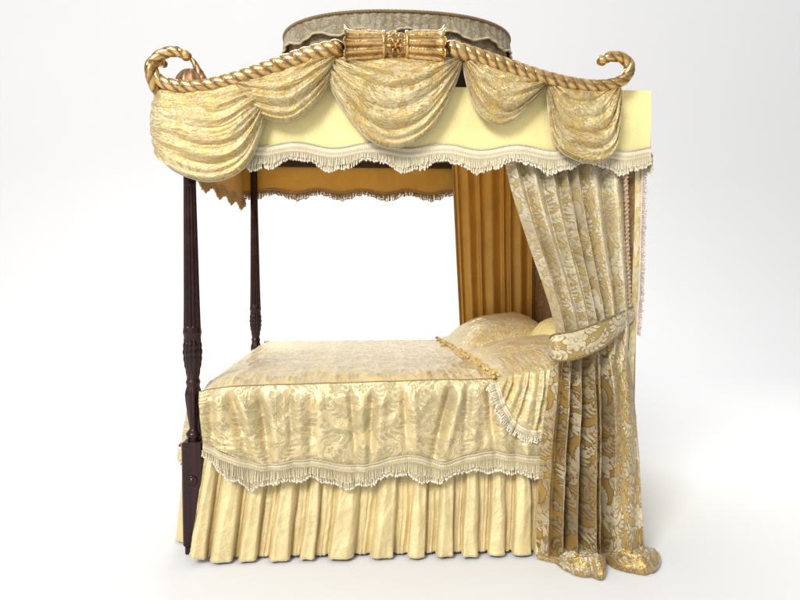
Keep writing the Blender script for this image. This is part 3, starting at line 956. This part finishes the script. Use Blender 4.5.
for k in range(len(pr)):
    o_, z_ = pr[k]; kk_ = k/(len(pr)-1)
    B0 = P[ih].copy()
    bl_ = float(sstep(0, .6, max(0, o_)))
    B0[:, 0] = B0[:, 0]*(1-bl_)+xsm*bl_
    B0[:, 1] = B0[:, 1]*(1-bl_)+(ysm)*bl_-ext*max(o_, 0)
    hs = np.clip(ext/.1, .12, 1.15)
    n1 = 2.0*(ridged(u[0]*13+kk_*2+.8*np.sin(kk_*7), kk_*3.2+0*u[0], 3)-.45)
    B0[:, 0] += sx*max(o_, 0)+.012*(fbm(u[0]*6, kk_*6+0*u[0], 2)-.5)*bl_
    zz_ = z_*(.35+.65*hs)+.020*n1*hs*math.sin(PI*min(1, kk_))
    w_ = min(1, kk_/.12)
    B0[:, 2] = np.clip(B0[:, 2]*(1-w_)+zz_*w_, .003, None)
    pool.append(B0)
P = np.concatenate([P[:ih], np.array(pool)])
# smooth the bend into the pool
for _ in range(10):
    P[ih-14:ih+16] = (P[ih-15:ih+15]+P[ih-14:ih+16]*2+P[ih-13:ih+17])/4
nvv = len(P)
fvv = np.linspace(0, 1, nvv)[:, None]*1.35
fu = u*wid+.03+0*fvv; fv = -1.02-fvv+0*u
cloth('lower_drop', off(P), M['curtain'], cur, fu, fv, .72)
# ruched trim down the outer edge
ed = pts([(625, 160, -.055), (626.5, 200, -.055), (627.5, 250, -.06), (629, 290, -.065), (629.5, 308, -.07)], 0)
n = 420; E_ = spline(ed, n); b = Bag()
ru = np.linspace(0, 1, n)
G, g = tube(E_, .0105*(1+.22*np.sin(ru*230)+.1*np.sin(ru*77)), 14, (0, 1, 0), .022, 2, .3); b.grid(off(G), True, g)
b.build('ruched_trim', M['ruche'], cur)

# tieback
tie = thing('curtain_tieback', 'broad damask tieback with corded edges holding the near curtain to the post', 'tieback', tuple(at(590, 340, -.2)))
ti = -np.array(tie.location)
upr = pts([(562, 344, -.10), (553, 341, -.17), (549.5, 338, -.235), (555, 334, -.275), (575, 330.5, -.275), (600, 321.5, -.235), (618, 313.5, -.16), (633, 306.5, -.03)], 0)
lwr = pts([(563, 352, -.10), (554, 354, -.17), (550, 356, -.235), (556, 360.5, -.28), (575, 359, -.28), (600, 349, -.24), (618, 336, -.165), (633, 322, -.03)], 0)
nu2, nv3 = 240, 60
U_ = spline(upr, nu2); L_ = spline(lwr, nu2)
v = np.linspace(0, 1, nv3)[:, None]
P = U_[None]*(1-v)[..., None]+L_[None]*v[..., None]
P[..., 1] -= .014*np.sin(PI*v)**.6
P[..., 1] -= .004*(fbm(np.linspace(0, 5, nu2)[None, :], v*2, 3)-.5)
s = np.linspace(0, plen(U_), nu2)
cloth('band', P+ti, M['tie'], tie, s[None, :]+0*v+.06, -v*.15+.10+0*s[None, :], .75)
cordline('piping', U_+ti+np.array([0, -.004, 0]), .0042, M['cord'], tie)
cordline('piping', L_+ti+np.array([0, -.004, 0]), .0042, M['cord'], tie)

# far curtain: plain bronze lining towards the camera
fc = thing('bed_curtain', 'plain bronze silk lining of the far curtain hanging behind the pillows', 'curtain', (1.8, WY-.02, 0), 'curtains at the head of the bed')
nu, nv = 260, 120
top = [at(450, 160, WY), at(537, 160, WY)]
u = np.linspace(0, 1, nu)[None, :]; v = np.linspace(0, 1, nv)[:, None]
xl = np.interp(v, [0, .35, .6, 1], [at(451, 165, WY)[0], at(455.5, 260, WY)[0], at(459, 325, WY)[0], at(462, 330, WY)[0]])
xr = LX-.015
P = np.zeros((nv, nu, 3))
P[..., 0] = xl*(1-u)+xr*u
rid, ph = pleats(np.clip(u+.03*(fbm(u*3, v*2, 2)-.5), 0, 1), np.array([0, .08, .25, .34, .55, .63, .72, .90, 1.0]), 2.0)
P[..., 1] = WY-.085-.030*rid*(.6+.6*fbm(np.floor(ph)*3.1, v, 1))-.01*fbm(u*6, v*4, 3)
P[..., 0] += .003*np.sin(2*PI*ph)
P[..., 2] = (ZT-.06)*(1-v)+.02*v
cloth('lining', P-np.array(fc.location), M['lining'], fc, u*.9+0*v, v*2.1+0*u)
cordline('edge_binding', P[:, 0]-np.array(fc.location)+np.array([0, -.004, 0]), .008, M['fdark'], fc)
P2 = P.copy(); P2[..., 1] += .012
cloth('face', P2-np.array(fc.location), M['curtain'], fc, u*.9+0*v, v*2.1+0*u, .8, flip=True)

# head cloth behind the pillows, its near edge with a rose tassel fringe
hc = thing('head_cloth', 'upright bronze damask cloth across the bed head edged with pale rose fringe', 'head cloth', (LX+.01, .85, 0))
h0 = np.array(hc.location)
nu, nv = 220, 160
u = np.linspace(0, 1, nu)[None, :]; v = np.linspace(0, 1, nv)[:, None]
P = np.zeros((nv, nu, 3))
P[..., 1] = -.015+(WY+.01)*u
P[..., 0] = LX+.0-.012*np.abs(np.sin(PI*u*13+.4*np.sin(v*3)))
P[..., 2] = (ZT-.06)*(1-v)+.015*v
M['head'] = silk('head_silk', (.44, .26, .09), (.54, .37, .18), (.34, .2, .08), rough=(.45, .5), metal=.1, crease=.3)
cloth('panel', P-h0, M['head'], hc, u*1.7+0*v, v*2.1+0*u, .7)
P2 = P.copy(); P2[..., 0] += .02
cloth('back', P2-h0, M['valance'], hc, u*1.7+0*v, v*2.1+0*u, flip=True)
# narrow cream return that faces the room, just outside the curtain edge
ez = np.linspace(ZV-.02, .02, 120)
xw = np.interp(ez, [0, .9, 1.2, 2.2], [LX-.005, LX-.005, LX+.012, LX+.018])
P = np.array([[(x_+d, -.022-.004*math.sin(z*9), z) for d in np.linspace(-.022, .010, 6)] for x_, z in zip(xw, ez)])
cloth('edge_return', P-h0, M['pillow'], hc, scale=.5)
z1 = at(637, 333, -.02)[2]
nl = 60
line = np.array([(np.interp(z, [0, .9, 1.2, 2.2], [LX-.005, LX-.005, LX+.012, LX+.018])+.004, -.026, z) for z in np.linspace(ZV-.03, z1, nl)])
fringe('tassel_fringe', line-h0, np.full(20, .012), M['pink'], hc, header=.010, out=(0, -1, 0), down=(1, 0, -.25), pitch=.008, bead=.005, zig=.2, zigp=.03)

# ------------------------------------------------------------------ coverlet
cov = thing('coverlet', 'pale gold damask coverlet spread over the mattress with scalloped fringe on its side', 'coverlet', (1.0, .85, .79))
c0 = np.array(cov.location)
ZM = .79
YN = -.062
seam_px = [(199, 391.5), (215, 388), (240, 385.8), (300, 384), (360, 382), (420, 380), (470, 378.8), (500, 378.5), (560, 378)]
seam = spline(pts(seam_px, YN), 420)
seam[:, 2] += .008*(fbm(seam[:, 0]*7, 0*seam[:, 0]+2.2, 3)-.45)
seam[:, 1] += .010*(fbm(seam[:, 0]*6, 0*seam[:, 0]+7.2, 3)-.45)
XF = at(202, 390, YN)[0]
# top
nu, nv = 420, 330
XE = 2.07
u = np.linspace(0, 1, nu)[None, :]; v = np.linspace(0, 1, nv)[:, None]
YF = WY+.03
P = np.zeros((nv, nu, 3))
sx_ = np.interp(np.linspace(0, 1, nu), np.linspace(0, 1, 420), seam[:, 0]); sz_ = np.interp(np.linspace(0, 1, nu), np.linspace(0, 1, 420), seam[:, 2])
P[..., 0] = sx_[None, :]*(1-v)+(XF+.02+(XE-XF-.02)*u)*v
P[..., 1] = YN+(YF-YN)*v
crown_ = .022*np.sin(PI*v)**.6
zf = np.full((1, nu), .792)
P[..., 2] = sz_[None, :]*(1-v)**3+zf*(1-(1-v)**3)+crown_*.6
edge = np.minimum(np.minimum(v, 1-v)*(YF-YN), (P[..., 0]-XF)*1.0)
P[..., 2] -= .020*np.exp(-np.clip(P[..., 0]-XF, 0, None)/.02)
puck = ridged(P[..., 0]*13, P[..., 1]*4.0, 3)
P[..., 2] += (puck-.45)*(.010+.030*np.exp(-np.abs(v*(YF-YN)-.07)/.12))*(1-np.exp(-(v*(YF-YN))/.02))+.010*(fbm(P[..., 0]*3, P[..., 1]*5, 3)-.5)
P[..., 2] += .016*(1-np.exp(-v*(YF-YN)/.022))*(1-v)
P[0, :, 2] = sz_+.002
P[0, :, 1] = np.interp(np.linspace(0, 1, nu), np.linspace(0, 1, 420), seam[:, 1])
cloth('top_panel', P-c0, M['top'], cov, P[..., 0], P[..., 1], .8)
# near side drop
brd_px = [(203, 447), (221, 455.5), (248, 465), (271, 467), (295, 463.5), (318, 463), (342, 468), (366, 468), (393, 460.5), (416, 458.5), (432, 464), (447, 465), (463, 460), (490, 455), (513, 457.5), (543, 460), (566, 460)]
brd = spline(pts(brd_px, YN-.058), 420)
nu, nv = 420, 130
v = np.linspace(0, 1, nv)[:, None]; u = np.linspace(0, 1, nu)[None, :]
w = v
P = seam[None]*(1-w)[..., None]+brd[None]*w[..., None]
X = P[..., 0]
pill = .018*np.sin(PI*v**.7)
fold = np.zeros_like(X)
for px, wd, dp, sl in ((212, .02, .012, .02), (236, .028, .020, .10), (262, .02, .016, .06), (291, .016, .010, .02), (312, .02, .008, 0), (352, .016, .012, .03), (372, .02, .014, -.02), (404, .016, .010, .02), (446, .022, .024, -.10), (466, .018, .010, -.02), (489, .018, .016, .03), (520, .02, .014, -.04)):
    xc = at(px, 420, YN)[0]+sl*(v-.3)
    dp = dp*1.7; fold = fold-dp*np.exp(-((X-xc)/wd)**2)*sstep(.0, .25, v)+.7*dp*np.exp(-((X-xc-.045)/(wd*1.3))**2)*sstep(.05, .3, v)
soft = .055*(fbm(X*6.5+3, v*1.3, 3)-.5)*sstep(0, .3, v)
wr = .010*(ridged(X*10+v*2, v*3, 3)-.4)*sstep(0, .1, v)
# crushed corner by the post
cc = np.exp(-((X-XF-.10)/.12)**2)*sstep(.55, .95, v)
wr = wr+.03*cc*(ridged(X*9+v*9, v*10-X*4, 3)-.45)
calm = 1-.62*sstep(.5, 1, v)
P[..., 1] -= pill+(fold+soft)*calm+wr*(1-.5*sstep(.8, 1, v))
P[..., 0] += .012*(fbm(X*4, v*3+7, 2)-.5)*np.sin(PI*v)
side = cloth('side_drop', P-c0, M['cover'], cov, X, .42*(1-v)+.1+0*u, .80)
hemN = P[-1].copy()
cordline('seam_piping', P[0]-c0+np.array([0, -.003, .0]), .0026, M['bronze'], cov)
fb = np.array([(200, 453), (227, 477), (249, 487), (271, 482), (295, 480), (315, 477), (342, 487), (366, 484), (389, 474), (410, 478), (430, 482), (463, 471), (490, 472), (510, 472), (537, 477), (566, 476)])
by = np.interp(np.linspace(200, 566, 60), fb[:, 0], fb[:, 1])
bt = np.interp(np.linspace(200, 566, 60), [p[0] for p in brd_px], [p[1] for p in brd_px])
fringe('fringe', hemN-c0+np.array([0, -.002, .012]), np.clip((by-bt)*.0046-.016, .02, .09), M['fcov'], cov, header=.030, out=(0, -1, 0), beadmat=M['bead'], zig=.28, zigp=.115, bead=.0050, rs=.0028)
cordline('braid', hemN-c0+np.array([0, -.010, .014]), .0048, M['braid'], cov)
# foot drop behind the post, and far drop
nu, nv = 200, 80
u = np.linspace(0, 1, nu)[None, :]; v = np.linspace(0, 1, nv)[:, None]
P = np.zeros((nv, nu, 3))
P[..., 1] = .055+(WY-.11)*u
xs_ = np.interp(v, [0, .12, .4, 1], [XF+.015, XF-.03, -.055, -.085])
P[..., 0] = xs_-.016*(fbm(u*12, v*2, 3)-.5)*2*v-.012*np.abs(np.sin(u*26))*v
P[..., 0] += .060*np.exp(-(P[..., 1]-.055)/.03)*np.clip(v*3, 0, 1)
P[..., 2] = .782-(.782-.47+.015*np.sin(u*30))*v
cloth('foot_drop', P-c0, M['cover'], cov, P[..., 1]*1.0, .6*v+0*u, .8, flip=True)
fringe('foot_fringe', P[-1]-c0+np.array([-.003, 0, .012]), np.full(20, .05), M['fcov'], cov, header=.03, out=(-1, 0, 0), beadmat=M['bead'], zig=.25, zigp=.062)
P = np.zeros((60, 200, 3)); u = np.linspace(0, 1, 200)[None, :]; v = np.linspace(0, 1, 60)[:, None]
P[..., 0] = .06+(XE-.06)*u; P[..., 1] = YF+.02*np.sin(PI/2*v)+.015*(fbm(u*16, v*2, 3)-.5)*v; P[..., 2] = .79-.33*v
cloth('far_drop', P-c0, M['cover'], cov, P[..., 0], .4*v+0*u, .8, flip=True)

# ------------------------------------------------------------------ bed skirt
sk = thing('bed_skirt', 'plain straw gold silk bed skirt hanging in soft pleats to the floor', 'bed skirt', (1.0, 0, 0))
k0 = np.array(sk.location)
nu, nv = 620, 170
u = np.linspace(0, 1, nu)[None, :]; v = np.linspace(0, 1, nv)[:, None]
A_t = at(206, 450, -.012); B_t = at(560, 446, -.012)
A_b = at(190, 541, -.085); B_b = at(560, 558, -.12)
cols = [(190, 203), (208, 230), (236, 253), (266, 286), (297, 310), (324, 350), (366, 388), (403, 419), (432, 447), (457, 472), (484, 500), (509, 527), (532, 545)]
pe_px = np.array([187]+[x for c in cols for x in c]+[552, 560.])
pe = (pe_px-187)/(560-187.)
uw = np.clip(u+.008*(fbm(u*9, v*2, 2)-.5), 0, 1)
rid, ph = pleats(uw, pe, -3.2)
fr_ = ph-np.floor(ph)
P = np.zeros((nv, nu, 3))
for k in (0, 1): P[..., k] = (A_t[k]*(1-u)+B_t[k]*u)*(1-v)+(A_b[k]*(1-u)+B_b[k]*u)*v
big = .6+.8*fbm(np.floor(ph)*5.3+2, 0*ph+.3, 1)
alt = np.where(np.floor(ph) % 2 == 1, 1.0, .25)
amp = (.032+.036*v**.8)*(.8+.4*fbm(np.floor(ph)*5.3+2, 0*ph+.3, 1))*alt
P[..., 1] -= amp*rid+.010*(1-np.abs(2*((ph*2.6+1.3*fbm(u*12, v*1.4, 2)) % 1)-1))**1.4*(.3+.9*fbm(u*14+3, v*2.2, 2))+.007*(ridged(u*16+v*2, v*3, 3)-.4)+.005*(ridged(u*60+3*fbm(u*8, v*3, 2), v*2.5, 3)-.4)+.012*v*(fbm(u*9+3, v*1.5, 2)-.5)
P[..., 0] -= .016*np.sin(2*PI*fr_)*v*np.where(np.floor(ph) % 2 == 1, 1.0, -.3)+.006*(fbm(u*20, v*6, 2)-.5)
z0 = .50
lift = .012+.010*fbm(u*10, 0*u, 2)+.035*np.exp(-(u/.03)**2)
P[..., 2] = z0*(1-v)+lift*v
cloth('side_panel', P-k0, M['skirt'], sk, u*2.6+0*v, v*.5+0*u)
b = Bag(); G, g = tube(P[-1]-k0+np.array([0, -.001, .006]), .0016, 6, (0, 0, 1)); b.grid(G, True, g); b.build('hem', M['braid'], sk)
nu, nv = 300, 70
u = np.linspace(0, 1, nu)[None, :]; v = np.linspace(0, 1, nv)[:, None]
P = np.zeros((nv, nu, 3)); P[..., 1] = .055+(WY-.11)*u
P[..., 0] = -.062-.035*v-.022*v*np.abs(np.sin(u*38+.5*np.sin(u*9)))-.006
P[..., 0] += .065*np.exp(-(P[..., 1]-.055)/.03)
P[..., 2] = .5*(1-v)+.012*v
cloth('foot_panel', P-k0, M['skirt'], sk, u*2+0*v, v*.5+0*u, flip=True)
P = np.zeros((nv, nu, 3)); P[..., 0] = .06+(LX-.15)*u
P[..., 1] = WY+.03+.02*v+.022*v*np.abs(np.sin(u*44+.5*np.sin(u*9)))
P[..., 2] = .5*(1-v)+.012*v
cloth('far_panel', P-k0, M['skirt'], sk, u*2+0*v, v*.5+0*u, flip=True)


# ------------------------------------------------------------------ pillows
def dome(label, x0, x1, y0, y1, h, seed, zb=.785, peak=.6, mat='pillow', scale=.6, pw=2.4, wr=.007):
    n = 170
    s = np.linspace(-1, 1, n)[None, :]; t = np.linspace(-1, 1, n)[:, None]
    prof = np.clip(1-np.abs(s)**pw, 0, 1)*np.clip(1-np.abs(t)**pw, 0, 1)
    sx = s+0*t
    # fuller towards the head
    tilt = 1-.35*(1-(sx+1)/2)
    P = np.zeros((n, n, 3))
    X = (s+1)/2; 
    P[..., 0] = x0+(x1-x0)*X+0*t; P[..., 1] = y0+(y1-y0)*(t+1)/2+0*s
    pinch = .06*np.abs(s*t)**3
    P[..., 0] += (x1-x0)*.0-np.sign(s)*(x1-x0)*.05*(np.abs(t)**2)*np.abs(s)**3*0
    hz = h*prof**.55*tilt
    wri = ridged(P[..., 0]*9+seed, P[..., 1]*7+seed, 3)-.4
    rad_ = ridged(np.arctan2(t, s+1.3)*6+seed, np.hypot(s, t)*1.2, 2)-.4
    P[..., 2] = zb+hz+(wri*wr+rad_*.010)*prof**.3
    o = thing('pillow', label, 'pillow', ((x0+x1)/2, (y0+y1)/2, zb), 'pillows at the bed head')
    cloth('case', P-np.array(o.location), M[mat], o, P[..., 0]+seed, P[..., 1]+.5*hz, scale)
    rim = np.concatenate([P[0, :], P[1:, -1], P[-1, -2::-1], P[-2::-1, 0]])
    rim[:, 2] += .004
    cordline('edge_cord', rim[::2]-np.array(o.location), .006, M['braid'], o, (0, 0, 1))
    return o


xp0 = at(441, 341, 1.5)[0]; xp1 = at(496, 378, 0)[0]
dome('plump damask pillow on the far half of the bed against the bronze lining', xp0+.02, 2.05, .86, 1.60, .285, 1.0, pw=2.6)
dome('plump damask pillow on the near half of the bed beside the tied curtain', xp1-.02, 2.06, .10, .82, .190, 5.0, pw=3.0)
dome('plain gold cushion peeping out behind the pillows at the head cloth', 1.83, 2.07, .55, 1.0, .285, 9.0, mat='valance', scale=None, pw=3.2, wr=.006)

# runner that covers the pillow end and hangs over the near side
pc = thing('pillow_cover', 'damask pillow cover hanging over the near side with rounded fringed corner', 'pillow cover', tuple(at(520, 378, -.07)))
p0 = np.array(pc.location)
tp = pts([(497, 378.5, -.082), (510, 375, -.08), (530, 372, -.075), (548, 370, -.07), (566, 369, -.07)], 0)
hm = pts([(496.5, 383), (499, 393), (503.5, 406), (510, 418), (518, 427), (529, 431.5), (541, 431.5), (552, 430), (566, 430)], -.105)
nu, nv = 220, 190
T_ = spline(tp, nu); H_ = spline(hm, nu)
u = np.linspace(0, 1, nu)[None, :]; v = np.linspace(0, 1, nv)[:, None]
ksh = 50
rows = []
for k in range(ksh):          # lies over the near edge of the pillow
    t_ = k/ksh; yy = .24*(1-t_)-.07*t_
    X_ = T_[:, 0]
    sN = np.clip((X_-(xp1-.02))/(2.06-(xp1-.02))*2-1, -1, 1); tN = np.clip((yy-.10)/.72*2-1, -1, 1)
    hh = .190*((1-np.abs(sN)**3)*(1-abs(tN)**3))**.55*(1-.35*(1-(sN+1)/2))
    t0 = abs((.24-.10)/.72*2-1)
    h0_ = .785+.190*((1-np.abs(sN)**3)*(1-t0**3))**.55*(1-.35*(1-(sN+1)/2))
    sm = t_**1.9
    z_ = np.maximum(.785+hh+.014*min(1, t_*6)-.004, h0_*(1-sm)+T_[:, 2]*sm-.01*(1-min(1, t_*6)))
    rows.append(np.stack([X_, np.full(nu, yy), z_], 1))
vv = np.linspace(0, 1, nv-ksh)[:, None]
low = T_[None]*(1-vv)[..., None]+H_[None]*vv[..., None]
P = np.concatenate([np.array(rows), low])
for _ in range(12): P[ksh-16:ksh+10] = (P[ksh-17:ksh+9]+2*P[ksh-16:ksh+10]+P[ksh-15:ksh+11])/4
rid, ph = pleats(np.clip(u+.05*(fbm(u*3, v*1.6+4, 2)-.5), 0, 1), np.array([0, .16, .24, .40, .47, .62, .70, .88, 1.0]), 1.2)
vw = sstep(.12, .5, v)
P[..., 1] -= .030*rid*vw*(1-.6*sstep(.75, 1, v))*sstep(0, .15, u)+.020*np.sin(PI*v)**2+.016*(ridged(u*5+v, v*6, 3)-.4)*(1-.5*v)
P[..., 2] += .018*(ridged(u*5, v*3+2, 3)-.3)*(1-vw)
cloth('side_flap', P-p0, M['pillow'], pc, u*.55+.3+0*v, v*.5+.2+0*u, .6)
hl = P[-1].copy()
tang = np.gradient(hl, axis=0); tang /= np.linalg.norm(tang, axis=1)[:, None]
dn = np.stack([tang[:, 2], 0*tang[:, 0], -tang[:, 0]], 1)   # outward from the hem, in the plane of the side
dn[:, 2] -= .25
fringe('fringe', hl-p0+np.array([0, -.004, .004])-dn*.008, np.full(20, .032), M['ftop'], pc, header=.022, down=dn, out=(0, -1, 0), beadmat=M['bead'], zig=.3, zigp=.06, bead=.005)
# top of the cover: a flat strip with tufts along its edge across the bed
e0 = at(497, 379, -.07)-p0; e1 = at(437, 341, WY)-p0
b = Bag()
kk = 30
for i in range(kk):
    t = i/(kk-1); c = e0*(1-t)+e1*t
    c = c+np.array([rng.normal(0, .006)+.012*math.sin(i*1.7), 0, .022])
    for j in range(5):
        q = c+rng.normal(0, .011, 3)*[1, 1, .5]
        th = np.linspace(0, PI, 7); ph_ = np.linspace(0, 2*PI, 10, endpoint=False)
        r = .0085*rng.uniform(.7, 1.2)
        b.grid(q+r*np.stack([np.sin(th)[:, None]*np.cos(ph_), np.sin(th)[:, None]*np.sin(ph_), np.cos(th)[:, None]*np.ones((1, 10))], -1), True, np.repeat(rng.uniform(0, .5), 70))
G, g = tube(spline(np.array([e0*(1-t)+e1*t+[0, 0, .022] for t in np.linspace(0, 1, 30)]), 200), .009, 8, (0, 0, 1), .02, 3, .3); b.grid(G, True, g)
b.build('tuft_edging', M['tuft'], pc)
n = 120
t = np.linspace(0, 1, n)[:, None]; w = np.linspace(0, 1, 24)[None, :]
t = .09+.91*t
P = (e0*(1-t[..., None])+e1*t[..., None])+np.array([.17, 0, 0])*w[..., None]
P[..., 2] += .010+.012*np.sin(PI*np.clip(w, 0, 1))+.010*ridged(P[..., 0]*8, P[..., 1]*9, 3)+.03*w
cloth('border', P, M['pillow'], pc, P[..., 0], P[..., 1], .6)

# ------------------------------------------------------------------ light
w = bpy.data.worlds.new('World'); SC.world = w; w.use_nodes = True
bg = w.node_tree.nodes['Background']; bg.inputs[0].default_value = (1, 1, 1, 1); 
tcw = w.node_tree.nodes.new('ShaderNodeTexCoord'); dp_ = w.node_tree.nodes.new('ShaderNodeVectorMath'); dp_.operation = 'DOT_PRODUCT'
dp_.inputs[1].default_value = (-.34, -.34, .88)
w.node_tree.links.new(tcw.outputs['Generated'], dp_.inputs[0])
w.node_tree.links.new(maprange(w.node_tree, dp_.outputs['Value'], -.35, .95, .12, .80), bg.inputs[1])


def lamp(name, loc, target, size, power, col=(1, 1, 1), sy=None):
    d = bpy.data.lights.new(name, 'AREA'); d.shape = 'RECTANGLE'; d.size = size; d.size_y = sy or size
    d.energy = power; d.color = col
    o = bpy.data.objects.new(name, d); COL.objects.link(o); o.location = loc
    from mathutils import Vector
    o.rotation_euler = (Vector(target)-Vector(loc)).to_track_quat('-Z', 'Y').to_euler()
    return o


lamp('key_light', (-4.6, -9.5, 9.0), (1.0, .3, 1.0), 4.2, 1850, (1, .985, .96))
lamp('backdrop_light', (4.5, 1.0, 10.5), (4.5, 7.2, 3.0), 16.0, 160, (1, 1, 1), 3.0)  # extra lamp added to whiten the backdrop

lamp('rear_light', (.6, 4.6, 5.6), (1.0, .9, .8), 3.0, 215, (1, 1, 1), 1.6)  # unseen lamp added behind to brighten the far half of the coverlet

SC.view_settings.view_transform = 'Standard'
SC.view_settings.look = 'None'
SC.view_settings.exposure = 0.0
SC.cycles.max_bounces = 8
SC.cycles.diffuse_bounces = 5
SC.cycles.glossy_bounces = 3
